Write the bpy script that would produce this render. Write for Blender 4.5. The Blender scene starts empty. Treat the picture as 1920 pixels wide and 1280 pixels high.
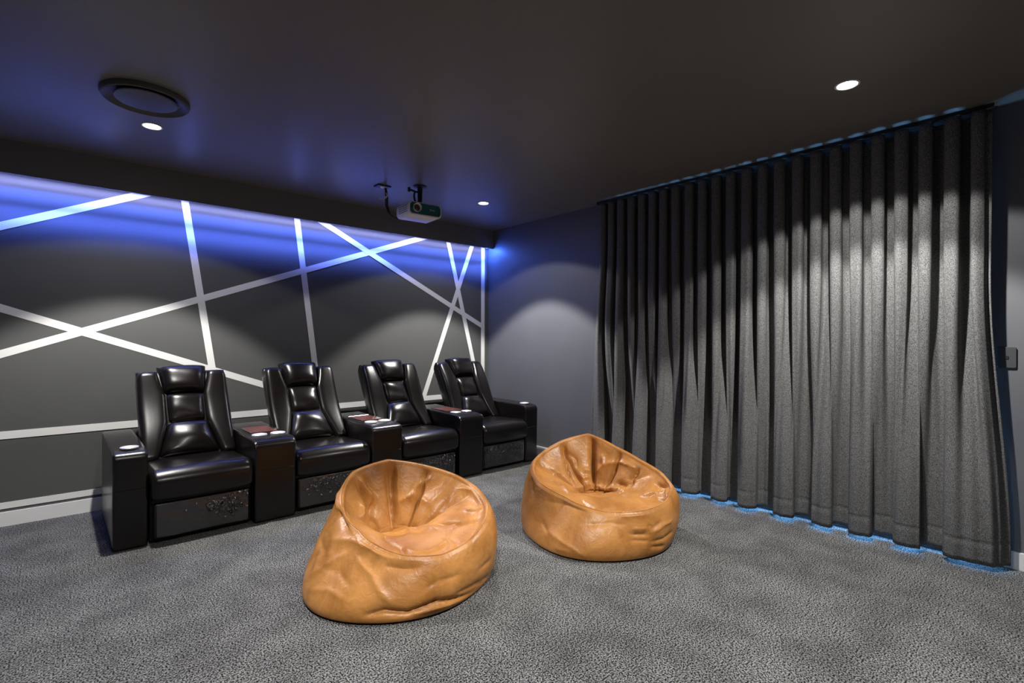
import bpy, math, random
import numpy as np
from mathutils import Matrix, Vector

C = bpy.context.scene.collection
SC = bpy.context.scene
random.seed(4)

# ------------------------------------------------------------------ camera, world, exposure
cam_d = bpy.data.cameras.new('camera')
cam_d.sensor_width = 36.0
cam_d.lens = 954.07 / 1920 * 36.0
cam_d.clip_start = 0.02
cam = bpy.data.objects.new('camera', cam_d)
C.objects.link(cam)
F = Vector((0.66875, 0.74348, -0.0035)); R = Vector((0.74349, -0.66875, 0.00192)); U = Vector((0.00091, 0.00389, 0.99999))
cam.matrix_world = Matrix(((R.x, U.x, -F.x, 0), (R.y, U.y, -F.y, 0), (R.z, U.z, -F.z, 1.25), (0, 0, 0, 1)))
SC.camera = cam
SC.view_settings.view_transform = 'Standard'
SC.view_settings.look = 'None'
SC.view_settings.gamma = 1.0
SC.view_settings.use_curve_mapping = False
SC.view_settings.exposure = 1.1
SC.cycles.max_bounces = 8
SC.cycles.diffuse_bounces = 5
SC.cycles.sample_clamp_indirect = 6.0

world = bpy.data.worlds.new('daylight')
SC.world = world
world.use_nodes = True
bg = world.node_tree.nodes['Background']
bg.inputs[0].default_value = (0.20, 0.52, 1.0, 1)
bg.inputs[1].default_value = 11.0

H, XW, YW, YP, ZP = 2.554, 3.917, 4.790, 4.690, 2.336
X0, Y0 = -1.25, -1.35
LAMP = 1.4          # overall lamp strength


# ------------------------------------------------------------------ helpers
def link(o, parent=None):
    C.objects.link(o)
    if parent is not None:
        o.parent = parent
    return o


def mesh_obj(name, V, Fc, mats, parent=None, smooth=True, sharp=None, idx=None):
    me = bpy.data.meshes.new(name)
    me.from_pydata([tuple(v) for v in V], [], [tuple(int(i) for i in f) for f in Fc])
    for m in (mats if isinstance(mats, (list, tuple)) else [mats]):
        me.materials.append(m)
    if idx is not None:
        me.polygons.foreach_set('material_index', idx)
    me.polygons.foreach_set('use_smooth', [smooth] * len(me.polygons))
    if smooth and sharp:
        me.set_sharp_from_angle(angle=math.radians(sharp))
    me.update()
    return link(bpy.data.objects.new(name, me), parent)


def tag(o, label, cat, group=None):
    o['label'] = label
    o['category'] = cat
    if group:
        o['group'] = group
    return o


def struct(o):
    o['kind'] = 'structure'
    return o


def empty(name, loc, rz=0.0):
    o = bpy.data.objects.new(name, None)
    o.location = loc
    o.rotation_euler = (0, 0, rz)
    o.empty_display_size = 0.1
    return link(o)


class MB:
    def __init__(s):
        s.V, s.F, s.I = [], [], []

    def add(s, V, Fc, mi=0):
        n = len(s.V)
        s.V += [tuple(v) for v in V]
        s.F += [tuple(i + n for i in f) for f in Fc]
        s.I += [mi] * len(Fc)

    def box(s, a, b, mi=0):
        (x0, y0, z0), (x1, y1, z1) = a, b
        s.add([(x0, y0, z0), (x1, y0, z0), (x1, y1, z0), (x0, y1, z0), (x0, y0, z1), (x1, y0, z1), (x1, y1, z1), (x0, y1, z1)],
              [(0, 3, 2, 1), (4, 5, 6, 7), (0, 1, 5, 4), (1, 2, 6, 5), (2, 3, 7, 6), (3, 0, 4, 7)], mi)

    def lathe(s, prof, n=48, c=(0, 0), mi=0, axis='z', closed=True):
        V, Fc = [], []
        for (r, z) in prof:
            for k in range(n):
                a = 2 * math.pi * k / n
                if axis == 'z':
                    V.append((c[0] + r * math.cos(a), c[1] + r * math.sin(a), z))
                else:       # axis y
                    V.append((c[0] + r * math.cos(a), z, c[1] + r * math.sin(a)))
        m = len(prof)
        for i in range(m - 1):
            for k in range(n):
                k2 = (k + 1) % n
                Fc.append((i * n + k, i * n + k2, (i + 1) * n + k2, (i + 1) * n + k))
        s.add(V, Fc, mi)

    def tube(s, pts, r, n=8, mi=0, cyclic=False):
        P = [Vector(p) for p in pts]
        V, Fc = [], []
        m = len(P)
        nrm = None
        for i in range(m):
            t = (P[(i + 1) % m] - P[i - 1]) if cyclic else (P[min(i + 1, m - 1)] - P[max(i - 1, 0)])
            t.normalize()
            if nrm is None:
                nrm = t.orthogonal().normalized()
            nrm = (nrm - t * nrm.dot(t)).normalized()
            b = t.cross(nrm)
            rr = r[i] if isinstance(r, (list, tuple)) else r
            for k in range(n):
                a = 2 * math.pi * k / n
                V.append(P[i] + (nrm * math.cos(a) + b * math.sin(a)) * rr)
        for i in range(m if cyclic else m - 1):
            j = (i + 1) % m
            for k in range(n):
                k2 = (k + 1) % n
                Fc.append((i * n + k, i * n + k2, j * n + k2, j * n + k))
        if not cyclic:
            Fc.append(tuple(range(n))[::-1])
            Fc.append(tuple((m - 1) * n + k for k in range(n)))
        s.add(V, Fc, mi)

    def build(s, name, mats, parent=None, smooth=True, sharp=40):
        return mesh_obj(name, s.V, s.F, mats, parent, smooth, sharp, s.I)


def smoothstep(a, b, x):
    t = np.clip((x - a) / (b - a), 0, 1)
    return t * t * (3 - 2 * t)


# ------------------------------------------------------------------ materials
def new_mat(name):
    m = bpy.data.materials.new(name)
    m.use_nodes = True
    nt = m.node_tree
    return m, nt, nt.nodes['Principled BSDF']


def mat(name, col, rough=0.5, metal=0.0, spec=0.5, noise=0.0, nscale=20.0, bump=0.0, bscale=200.0, coat=0.0, col2=None, sheen=0.0, emit=None, estr=0.0):
    m, nt, b = new_mat(name)
    b.inputs['Base Color'].default_value = (*col, 1)
    b.inputs['Roughness'].default_value = rough
    b.inputs['Metallic'].default_value = metal
    b.inputs['Specular IOR Level'].default_value = spec
    b.inputs['Coat Weight'].default_value = coat
    b.inputs['Coat Roughness'].default_value = 0.2
    b.inputs['Sheen Weight'].default_value = sheen
    if emit:
        b.inputs['Emission Color'].default_value = (*emit, 1)
        b.inputs['Emission Strength'].default_value = estr
    tc = nt.nodes.new('ShaderNodeTexCoord')
    if noise or col2:
        n = nt.nodes.new('ShaderNodeTexNoise')
        n.inputs['Scale'].default_value = nscale
        n.inputs['Detail'].default_value = 5
        nt.links.new(tc.outputs['Object'], n.inputs['Vector'])
        r = nt.nodes.new('ShaderNodeValToRGB')
        lo = [c * (1 - noise) for c in col]
        hi = list(col2) if col2 else [min(1, c * (1 + noise)) for c in col]
        r.color_ramp.elements[0].position = 0.33
        r.color_ramp.elements[1].position = 0.67
        r.color_ramp.elements[0].color = (*lo, 1)
        r.color_ramp.elements[1].color = (*hi, 1)
        nt.links.new(n.outputs['Fac'], r.inputs['Fac'])
        nt.links.new(r.outputs['Color'], b.inputs['Base Color'])
    if bump:
        n2 = nt.nodes.new('ShaderNodeTexNoise')
        n2.inputs['Scale'].default_value = bscale
        n2.inputs['Detail'].default_value = 3
        nt.links.new(tc.outputs['Object'], n2.inputs['Vector'])
        bp = nt.nodes.new('ShaderNodeBump')
        bp.inputs['Strength'].default_value = bump
        bp.inputs['Distance'].default_value = 0.004
        nt.links.new(n2.outputs['Fac'], bp.inputs['Height'])
        nt.links.new(bp.outputs['Normal'], b.inputs['Normal'])
    return m


M_wall_striped = mat('charcoal_wall_paint', (0.095, 0.097, 0.095), 0.55, spec=0.35, noise=0.03, nscale=3, bump=0.05, bscale=350)
M_wall = mat('slate_wall_paint', (0.118, 0.122, 0.135), 0.5, spec=0.35, noise=0.03, nscale=3, bump=0.05, bscale=350)
M_ceiling = mat('dark_ceiling_paint', (0.185, 0.172, 0.152), 0.36, spec=0.45, noise=0.02, nscale=2, bump=0.02, bscale=300)
M_pelmet = mat('pelmet_paint', (0.175, 0.168, 0.163), 0.5, spec=0.35, noise=0.03, nscale=3)
M_white_paint = mat('white_stripe_paint', (0.80, 0.80, 0.78), 0.5, noise=0.02, nscale=6)
M_skirting = mat('white_gloss_trim', (0.80, 0.80, 0.80), 0.35, noise=0.02, nscale=6)
M_leather = mat('black_brown_leather', (0.0060, 0.0045, 0.0042), 0.28, spec=0.34, noise=0.18, nscale=9, bump=0.10, bscale=420, coat=0.25)
M_leather_dull = mat('black_vinyl', (0.004, 0.004, 0.0045), 0.42, spec=0.25, noise=0.15, nscale=9, bump=0.08, bscale=400)
M_piping = mat('leather_piping', (0.010, 0.009, 0.0085), 0.3, spec=0.5, noise=0.1)
M_tray = mat('red_brown_tray', (0.13, 0.042, 0.032), 0.32, noise=0.25, nscale=14, coat=0.3)
M_steel = mat('brushed_steel', (0.86, 0.86, 0.86), 0.38, metal=0.55, noise=0.04, nscale=60)
M_chrome = mat('chrome', (0.8, 0.8, 0.82), 0.18, metal=1.0, noise=0.03, nscale=40)
M_black = mat('black_metal', (0.012, 0.012, 0.013), 0.42, spec=0.5, noise=0.1, nscale=40)
M_black_plastic = mat('black_plastic', (0.030, 0.030, 0.032), 0.38, spec=0.5, noise=0.08, nscale=30)
M_vent = mat('vent_charcoal', (0.085, 0.082, 0.076), 0.42, noise=0.05, nscale=20)
M_white_plastic = mat('white_plastic', (0.90, 0.87, 0.86), 0.35, noise=0.02, nscale=20)
M_grille = mat('grille_shadow', (0.10, 0.10, 0.12), 0.5, noise=0.1)
M_teal = mat('teal_plastic', (0.018, 0.120, 0.145), 0.3, noise=0.08, nscale=25, coat=0.3)
M_glass_lens = mat('lens_glass', (0.05, 0.035, 0.025), 0.06, spec=0.8, noise=0.1, coat=1.0)
M_logo = mat('pale_print', (0.55, 0.62, 0.65), 0.5, noise=0.02)
M_switch = mat('switch_plate', (0.060, 0.064, 0.068), 0.25, spec=0.5, noise=0.03)
M_switch_dot = mat('switch_dot', (0.018, 0.018, 0.018), 0.4, noise=0.05)
M_stitch = mat('stitch_thread', (0.13, 0.13, 0.13), 0.8, noise=0.1, nscale=200)
M_window = mat('window_frame_grey', (0.35, 0.36, 0.37), 0.4, noise=0.03)
M_lamp = mat('lamp_disc', (0.9, 0.9, 0.9), 0.5, emit=(1.0, 0.93, 0.84), estr=14.0, noise=0.01)
M_trim_ring = mat('lamp_trim', (0.75, 0.75, 0.74), 0.4, noise=0.02)
M_led = mat('led_strip_tape', (0.3, 0.4, 0.9), 0.5, emit=(0.20, 0.34, 1.0), estr=3.0, noise=0.02)
M_cable = mat('black_cable', (0.02, 0.019, 0.018), 0.5, noise=0.1)


def carpet_mat():
    m, nt, b = new_mat('grey_speckled_carpet')
    tc = nt.nodes.new('ShaderNodeTexCoord')
    n1 = nt.nodes.new('ShaderNodeTexNoise')
    n1.inputs['Scale'].default_value = 150
    n1.inputs['Detail'].default_value = 2.5
    n1.inputs['Roughness'].default_value = 0.6
    r1 = nt.nodes.new('ShaderNodeValToRGB')
    r1.color_ramp.elements[0].position = 0.44
    r1.color_ramp.elements[0].color = (0.008, 0.0085, 0.009, 1)
    r1.color_ramp.elements[1].position = 0.575
    r1.color_ramp.elements[1].color = (0.275, 0.275, 0.268, 1)
    n2 = nt.nodes.new('ShaderNodeTexNoise')
    n2.inputs['Scale'].default_value = 4.2
    n2.inputs['Detail'].default_value = 5
    n2.inputs['Roughness'].default_value = 0.62
    r2 = nt.nodes.new('ShaderNodeValToRGB')
    r2.color_ramp.elements[0].position = 0.36
    r2.color_ramp.elements[0].color = (0.62, 0.62, 0.63, 1)
    r2.color_ramp.elements[1].position = 0.66
    r2.color_ramp.elements[1].color = (1.0, 1.0, 1.0, 1)
    mx = nt.nodes.new('ShaderNodeMix')
    mx.data_type = 'RGBA'
    mx.blend_type = 'MULTIPLY'
    mx.inputs['Factor'].default_value = 1.0
    bp = nt.nodes.new('ShaderNodeBump')
    bp.inputs['Strength'].default_value = 0.35
    bp.inputs['Distance'].default_value = 0.005
    for n in (n1, n2):
        nt.links.new(tc.outputs['Object'], n.inputs['Vector'])
    nt.links.new(n1.outputs['Fac'], r1.inputs['Fac'])
    nt.links.new(n2.outputs['Fac'], r2.inputs['Fac'])
    nt.links.new(r1.outputs['Color'], mx.inputs['A'])
    nt.links.new(r2.outputs['Color'], mx.inputs['B'])
    nt.links.new(mx.outputs['Result'], b.inputs['Base Color'])
    nt.links.new(n1.outputs['Fac'], bp.inputs['Height'])
    nt.links.new(bp.outputs['Normal'], b.inputs['Normal'])
    b.inputs['Roughness'].default_value = 0.95
    b.inputs['Specular IOR Level'].default_value = 0.1
    return m


def curtain_mat():
    m, nt, b = new_mat('charcoal_curtain_weave')
    tc = nt.nodes.new('ShaderNodeTexCoord')
    mp = nt.nodes.new('ShaderNodeMapping')
    mp.inputs['Scale'].default_value = (1, 1, 0.7)
    n1 = nt.nodes.new('ShaderNodeTexNoise')
    n1.inputs['Scale'].default_value = 300
    n1.inputs['Detail'].default_value = 2
    r1 = nt.nodes.new('ShaderNodeValToRGB')
    r1.color_ramp.elements[0].position = 0.36
    r1.color_ramp.elements[0].color = (0.042, 0.043, 0.0435, 1)
    r1.color_ramp.elements[1].position = 0.66
    r1.color_ramp.elements[1].color = (0.190, 0.191, 0.190, 1)
    bp = nt.nodes.new('ShaderNodeBump')
    bp.inputs['Strength'].default_value = 0.25
    bp.inputs['Distance'].default_value = 0.002
    nt.links.new(tc.outputs['Object'], mp.inputs['Vector'])
    nt.links.new(mp.outputs['Vector'], n1.inputs['Vector'])
    nt.links.new(n1.outputs['Fac'], r1.inputs['Fac'])
    nt.links.new(r1.outputs['Color'], b.inputs['Base Color'])
    nt.links.new(n1.outputs['Fac'], bp.inputs['Height'])
    nt.links.new(bp.outputs['Normal'], b.inputs['Normal'])
    b.inputs['Roughness'].default_value = 0.8
    b.inputs['Specular IOR Level'].default_value = 0.25
    return m


def tan_mat():
    m, nt, b = new_mat('tan_leather')
    tc = nt.nodes.new('ShaderNodeTexCoord')
    n1 = nt.nodes.new('ShaderNodeTexNoise')
    n1.inputs['Scale'].default_value = 5.0
    n1.inputs['Detail'].default_value = 7
    n1.inputs['Roughness'].default_value = 0.62
    n1.inputs['Distortion'].default_value = 0.6
    r1 = nt.nodes.new('ShaderNodeValToRGB')
    r1.color_ramp.elements[0].position = 0.36
    r1.color_ramp.elements[0].color = (0.310, 0.126, 0.028, 1)
    r1.color_ramp.elements[1].position = 0.64
    r1.color_ramp.elements[1].color = (0.49, 0.225, 0.064, 1)
    n2 = nt.nodes.new('ShaderNodeTexNoise')
    n2.inputs['Scale'].default_value = 160
    n2.inputs['Detail'].default_value = 3
    bp = nt.nodes.new('ShaderNodeBump')
    bp.inputs['Strength'].default_value = 0.12
    bp.inputs['Distance'].default_value = 0.003
    n3 = nt.nodes.new('ShaderNodeTexNoise')
    n3.inputs['Scale'].default_value = 22
    n3.inputs['Detail'].default_value = 4
    n3.inputs['Distortion'].default_value = 1.2
    bp2 = nt.nodes.new('ShaderNodeBump')
    bp2.inputs['Strength'].default_value = 0.22
    bp2.inputs['Distance'].default_value = 0.012
    for n in (n1, n2, n3):
        nt.links.new(tc.outputs['Object'], n.inputs['Vector'])
    nt.links.new(n1.outputs['Fac'], r1.inputs['Fac'])
    nt.links.new(r1.outputs['Color'], b.inputs['Base Color'])
    nt.links.new(n2.outputs['Fac'], bp.inputs['Height'])
    nt.links.new(n3.outputs['Fac'], bp2.inputs['Height'])
    nt.links.new(bp.outputs['Normal'], bp2.inputs['Normal'])
    nt.links.new(bp2.outputs['Normal'], b.inputs['Normal'])
    b.inputs['Roughness'].default_value = 0.37
    b.inputs['Specular IOR Level'].default_value = 0.32
    return m


def film_mat():
    m, nt, b = new_mat('clear_film')
    out = nt.nodes['Material Output']
    tr = nt.nodes.new('ShaderNodeBsdfTransparent')
    gl = nt.nodes.new('ShaderNodeBsdfGlossy')
    gl.inputs['Roughness'].default_value = 0.24
    gl.inputs['Color'].default_value = (0.95, 0.97, 1.0, 1)
    mx = nt.nodes.new('ShaderNodeMixShader')
    fr = nt.nodes.new('ShaderNodeFresnel')
    fr.inputs['IOR'].default_value = 1.9
    tc = nt.nodes.new('ShaderNodeTexCoord')
    mp = nt.nodes.new('ShaderNodeMapping')
    mp.inputs['Scale'].default_value = (1, 1, 0.35)
    n = nt.nodes.new('ShaderNodeTexNoise')
    n.inputs['Scale'].default_value = 55
    n.inputs['Detail'].default_value = 3
    bp = nt.nodes.new('ShaderNodeBump')
    bp.inputs['Strength'].default_value = 0.35
    bp.inputs['Distance'].default_value = 0.01
    nt.links.new(tc.outputs['Object'], mp.inputs['Vector'])
    nt.links.new(mp.outputs['Vector'], n.inputs['Vector'])
    nt.links.new(n.outputs['Fac'], bp.inputs['Height'])
    nt.links.new(bp.outputs['Normal'], gl.inputs['Normal'])
    nt.links.new(fr.outputs['Fac'], mx.inputs['Fac'])
    nt.links.new(tr.outputs[0], mx.inputs[1])
    nt.links.new(gl.outputs[0], mx.inputs[2])
    nt.links.new(mx.outputs[0], out.inputs['Surface'])
    return m


def pane_mat():
    m, nt, b = new_mat('window_pane')
    out = nt.nodes['Material Output']
    tr = nt.nodes.new('ShaderNodeBsdfTransparent')
    tr.inputs['Color'].default_value = (0.93, 0.97, 1.0, 1)
    gl = nt.nodes.new('ShaderNodeBsdfGlossy')
    gl.inputs['Roughness'].default_value = 0.02
    mx = nt.nodes.new('ShaderNodeMixShader')
    mx.inputs['Fac'].default_value = 0.06
    nt.links.new(tr.outputs[0], mx.inputs[1])
    nt.links.new(gl.outputs[0], mx.inputs[2])
    nt.links.new(mx.outputs[0], out.inputs['Surface'])
    return m


M_carpet, M_curtain, M_tan, M_film, M_pane = carpet_mat(), curtain_mat(), tan_mat(), film_mat(), pane_mat()

# ------------------------------------------------------------------ room shell
T = 0.14
WY0, WY1, WZ0, WZ1 = 0.40, 2.92, 0.03, 2.42       # glazed opening behind the curtain

mb = MB(); mb.box((X0 - T, Y0 - T, -0.1), (XW + T, YW + T, 0)); struct(mb.build('floor', M_carpet, smooth=False))
mb = MB(); mb.box((X0 - T, Y0 - T, H), (XW + T, YW + T, H + 0.1)); struct(mb.build('ceiling', M_ceiling, smooth=False))
mb = MB(); mb.box((X0 - T, Y0, 0), (X0, YW, H)); struct(mb.build('wall_left', M_wall, smooth=False))
mb = MB(); mb.box((X0 - T, Y0 - T, 0), (XW + T, Y0, H)); struct(mb.build('wall_front', M_wall, smooth=False))
mb = MB()
mb.box((XW, Y0, 0), (XW + T, WY0, H)); mb.box((XW, WY1, 0), (XW + T, YW, H))
mb.box((XW, WY0, 0), (XW + T, WY1, WZ0)); mb.box((XW, WY0, WZ1), (XW + T, WY1, H))
struct(mb.build('wall_right', M_wall, smooth=False))

# striped wall: paint and stripes are one surface; each stripe is a strip of white paint on it
mb = MB()
mb.box((X0 - T, YW, 0), (XW + T, YW + T, H), 0)
SW = 0.026


def stripe(a, b, w=SW, e=0.0012, lev=0):
    ax, az = a; bx, bz = b
    d = math.hypot(bx - ax, bz - az)
    nx, nz = -(bz - az) / d * w, (bx - ax) / d * w
    y = YW - e - lev * 0.0003
    q = [(ax + nx, az + nz), (ax - nx, az - nz), (bx - nx, bz - nz), (bx + nx, bz + nz)]
    V = [(x, y, z) for x, z in q] + [(x, YW, z) for x, z in q]
    mb.add(V, [(0, 1, 2, 3), (0, 4, 5, 1), (1, 5, 6, 2), (2, 6, 7, 3), (3, 7, 4, 0)], 1)


def ext(a, b, t0, t1):
    return ((a[0] + (b[0] - a[0]) * t0, a[1] + (b[1] - a[1]) * t0), (a[0] + (b[0] - a[0]) * t1, a[1] + (b[1] - a[1]) * t1))


stripe(*ext((-0.268, 1.997), (0.472, 2.343), -1.2, 1.25), lev=0)
stripe(*ext((0.780, 2.351), (0.968, 1.028), -0.1, 1.33), lev=1)
stripe(*ext((1.656, 2.345), (1.812, 1.070), -0.1, 1.37), lev=2)
stripe(*ext((-0.268, 1.147), (2.936, 2.340), -0.3, 1.05), lev=3)
stripe(*ext((-0.268, 1.455), (1.338, 0.861), -0.6, 1.45), lev=4)
stripe(*ext((1.918, 2.346), (3.809, 1.420), -0.06, 1.008), lev=5)
stripe(*ext((3.335, 2.339), (3.681, 1.026), -0.06, 1.33), lev=6)
stripe(*ext((3.662, 2.342), (2.999, 0.598), -0.04, 1.0), lev=7)
stripe((3.834, 2.40), (3.834, 0.13), lev=8)
stripe((X0, 0.606), (3.834, 0.606), lev=9)
stripe((X0, 0.136), (3.834, 0.136), w=0.021, lev=10)
struct(mb.build('wall_back', [M_wall_striped, M_white_paint], smooth=False))

# pelmet across the striped wall
mb = MB(); mb.box((X0, YP, ZP), (XW - 0.001, YP + 0.018, H))
struct(mb.build('trim_1', M_pelmet, smooth=False))
for nm, a, b in (('baseboard_back', (X0, YW - 0.015, 0), (XW, YW, 0.094)),
                 ('baseboard_left', (X0, Y0, 0), (X0 + 0.015, YW, 0.094)),
                 ('baseboard_front', (X0, Y0, 0), (XW, Y0 + 0.015, 0.094))):
    mb = MB(); mb.box(a, b); struct(mb.build(nm, M_skirting, smooth=False))
mb = MB()
mb.box((XW - 0.015, Y0, 0), (XW, WY0 - 0.04, 0.094)); mb.box((XW - 0.015, WY1 + 0.04, 0), (XW, YW, 0.094))
struct(mb.build('baseboard_right', M_skirting, smooth=False))

# window behind the curtain
mb = MB()
xa, xb = XW + 0.05, XW + 0.11
for (y0, y1, z0, z1) in ((WY0, WY1, WZ0, WZ0 + 0.05), (WY0, WY1, WZ1 - 0.05, WZ1), (WY0, WY0 + 0.05, WZ0, WZ1), (WY1 - 0.05, WY1, WZ0, WZ1), (1.745, 1.795, WZ0, WZ1)):
    mb.box((xa, y0, z0), (xb, y1, z1))
wf = struct(mb.build('window_1', M_window, smooth=False))
mb = MB(); mb.box((xa + 0.025, WY0, WZ0), (xa + 0.031, WY1, WZ1)); mb.build('pane', M_pane, wf, smooth=False)

# ------------------------------------------------------------------ blue strip behind the pelmet
mb = MB(); mb.box((X0 + 0.02, YP + 0.019, ZP + 0.004), (XW - 0.02, YP + 0.030, ZP + 0.008))
led = mb.build('led_strip', M_led, smooth=False)
tag(led, 'glowing blue light strip running along the back of the dark pelmet above the striped wall', 'light strip')


def area(name, loc, sx, sy, power, col, nrm, xdir, spread, parent):
    d = bpy.data.lights.new(name, 'AREA')
    d.shape = 'RECTANGLE'
    d.size, d.size_y = sx, sy
    d.energy = power
    d.color = col
    d.spread = math.radians(spread)
    o = bpy.data.objects.new(name, d)
    z = -Vector(nrm).normalized(); x = Vector(xdir).normalized(); y = z.cross(x)
    o.matrix_world = Matrix(((x.x, y.x, z.x, loc[0]), (x.y, y.y, z.y, loc[1]), (x.z, y.z, z.z, loc[2]), (0, 0, 0, 1)))
    mw = o.matrix_world.copy()
    link(o, parent)
    o.matrix_world = mw
    return o


LX, LC = XW - X0 - 0.06, (XW + X0) / 2
for nm, deg, spread, power, col in (('strip_wash', 74.5, 15, 6.6, (0.10, 0.175, 1.0)), ('strip_light', 60, 44, 6.4, (0.10, 0.18, 1.0)), ('strip_halo', 28, 100, 4.0, (0.40, 0.42, 1.0))):
    ang = math.radians(deg)
    area(nm, (LC, YP + 0.025, ZP + 0.002), LX, 0.006, power, col, (0, math.cos(ang), -math.sin(ang)), (1, 0, 0), spread, led)
area('strip_glow', (LC, YP + 0.025, ZP + 0.001), LX, 0.006, 9.0, (0.06, 0.16, 1.0), (0, -0.6, -1), (1, 0, 0), 180, led)
area('strip_end', (XW - 0.10, YP + 0.025, ZP + 0.0005), 0.10, 0.006, 2.4, (0.05, 0.16, 1.0), (0.75, -0.6, -0.8), (0.8, 0, 0.75), 180, led)

# ------------------------------------------------------------------ downlights


def downlight(x, y, label, k=1.0, beam=94, spill=8.0):
    t = empty('downlight', (x, y, H))
    tag(t, label, 'ceiling light', 'recessed ceiling downlights')
    mb = MB(); mb.lathe([(0.056, 0.0), (0.056, -0.003), (0.053, -0.005), (0.046, -0.004), (0.044, 0.0)], 40)
    mb.build('trim_ring', M_trim_ring, t)
    mb = MB(); mb.lathe([(0.0001, -0.0015), (0.046, -0.0015), (0.046, 0.0)], 40)
    mb.build('lens', M_lamp, t)
    for nm, size, blend, power in (('lamp_beam', beam, 0.20, 78.0), ('lamp_spill', 127, 0.10, spill)):
        d = bpy.data.lights.new(nm, 'SPOT')
        d.spot_size = math.radians(size)
        d.spot_blend = blend
        d.energy = power * k * LAMP
        d.color = (1.0, 0.965, 0.92)
        d.shadow_soft_size = 0.03
        o = bpy.data.objects.new(nm, d)
        link(o, t)
        o.location = (0, 0, -0.036)
    return t


downlight(0.446, 3.797, 'lit round ceiling downlight just beyond the round air vent, over the left recliner')
downlight(3.050, 3.803, 'small lit ceiling downlight right of the projector, nearest the far corner')
downlight(3.010, 0.792, 'bright ceiling downlight close in front of the near end of the dark curtain', 1.0, 103, 22.0)
downlight(0.446, 0.792, 'lit ceiling downlight over the bare carpet, straight out from the left end recliner', 1.0, 94, 24.0)

# ------------------------------------------------------------------ round ceiling air vent
vent = empty('air_vent', (0.37, 3.365, H))
tag(vent, 'round dark grey ceiling air vent with a raised rim and centre disc', 'air vent')
mb = MB()
mb.lathe([(0.150, -0.001), (0.166, -0.006), (0.186, -0.026), (0.190, -0.029), (0.196, -0.026), (0.201, -0.013), (0.201, 0.0)], 72)
mb.build('rim', M_vent, vent)
mb = MB(); mb.lathe([(0.152, -0.0012), (0.0001, -0.0012)], 72)
mb.build('throat', M_black, vent)
mb = MB(); mb.lathe([(0.0001, -0.025), (0.134, -0.025), (0.140, -0.0235), (0.142, -0.020), (0.139, -0.017), (0.05, -0.010), (0.0001, -0.010)], 72)
mb.build('disc', M_vent, vent)

# ------------------------------------------------------------------ projector on its ceiling mount
pj = empty('projector', (2.285, 3.725, H), math.radians(-4))
tag(pj, 'white projector with teal front hanging on a black bracket from the ceiling', 'projector')
bz0, bz1 = 2.264 - H, 2.375 - H
PX, PY0, PY1 = 0.152, -0.125, 0.118


def rrect(hx, z0, z1, r, n=6):
    pts = []
    for cx, cz, a0 in ((hx - r, z1 - r, 0), (-hx + r, z1 - r, 90), (-hx + r, z0 + r, 180), (hx - r, z0 + r, 270)):
        for k in range(n + 1):
            a = math.radians(a0 + 90 * k / n)
            pts.append((cx + r * math.cos(a), cz + r * math.sin(a)))
    return pts


def loft_y(sections):
    """sections: list of (y, [(x,z)...]) -> closed shell"""
    V, Fc = [], []
    n = len(sections[0][1])
    for y, pts in sections:
        V += [(x, y, z) for x, z in pts]
    for i in range(len(sections) - 1):
        for k in range(n):
            k2 = (k + 1) % n
            Fc.append((i * n + k, i * n + k2, (i + 1) * n + k2, (i + 1) * n + k))
    Fc.append(tuple(range(n)))
    Fc.append(tuple((len(sections) - 1) * n + k for k in range(n))[::-1])
    return V, Fc


mb = MB()
mb.add(*loft_y([(PY0, rrect(PX - 0.004, bz0 + 0.004, bz1 - 0.004, 0.03)), (PY0 + 0.006, rrect(PX, bz0, bz1, 0.032)),
                (PY1 - 0.02, rrect(PX, bz0, bz1 - 0.004, 0.032)), (PY1, rrect(PX - 0.02, bz0 + 0.012, bz1 - 0.02, 0.03))]))
mb.build('body', M_white_plastic, pj)
mb = MB(); mb.add(*loft_y([(PY0 - 0.003, rrect(PX - 0.013, bz0 + 0.013, bz1 - 0.010, 0.026)), (PY0 + 0.004, rrect(PX - 0.010, bz0 + 0.010, bz1 - 0.008, 0.027))]))
mb.build('front_panel', M_teal, pj)
lz = (bz0 + bz1) / 2 + 0.006
lx = -0.078
mb = MB(); mb.lathe([(0.026, PY0 - 0.002), (0.033, PY0 - 0.014), (0.036, PY0 - 0.016), (0.036, PY0 - 0.003)], 36, (lx, lz), axis='y')
mb.build('lens_ring', M_white_plastic, pj)
mb = MB(); mb.lathe([(0.0005, PY0 - 0.012), (0.014, PY0 - 0.0105), (0.022, PY0 - 0.006), (0.027, PY0 - 0.004)], 32, (lx, lz), axis='y')
mb.build('lens', M_glass_lens, pj)
mb = MB(); mb.lathe([(0.0005, PY0 - 0.005), (0.008, PY0 - 0.005), (0.008, PY0 - 0.002)], 20, (-0.116, lz + 0.006), axis='y')
mb.build('sensor', M_black, pj)
mb = MB()
for k in range(4):
    for j in range(7):
        y = PY0 + 0.03 + j * 0.022
        z = bz0 + 0.028 + k * 0.016
        mb.box((-PX - 0.0012, y, z), (-PX + 0.004, y + 0.015, z + 0.006))
mb.build('side_grille', M_grille, pj, smooth=False)
mb = MB()
for k in range(5):
    mb.box((PX - 0.032 - 0.0, PY0 - 0.0042, bz0 + 0.026 + k * 0.011), (PX - 0.020, PY0 - 0.001, bz0 + 0.031 + k * 0.011))
mb.build('front_vent', M_black_plastic, pj, smooth=False)
mb = MB(); mb.add(*loft_y([(-0.075, rrect(0.035, bz1 - 0.004, bz1 + 0.006, 0.004, 3)), (-0.035, rrect(0.035, bz1 - 0.004, bz1 + 0.006, 0.004, 3))]))
mb.build('top_dial', M_white_plastic, pj)
fc = bpy.data.curves.new('logo', 'FONT')
fc.body = 'BenQ'
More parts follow.
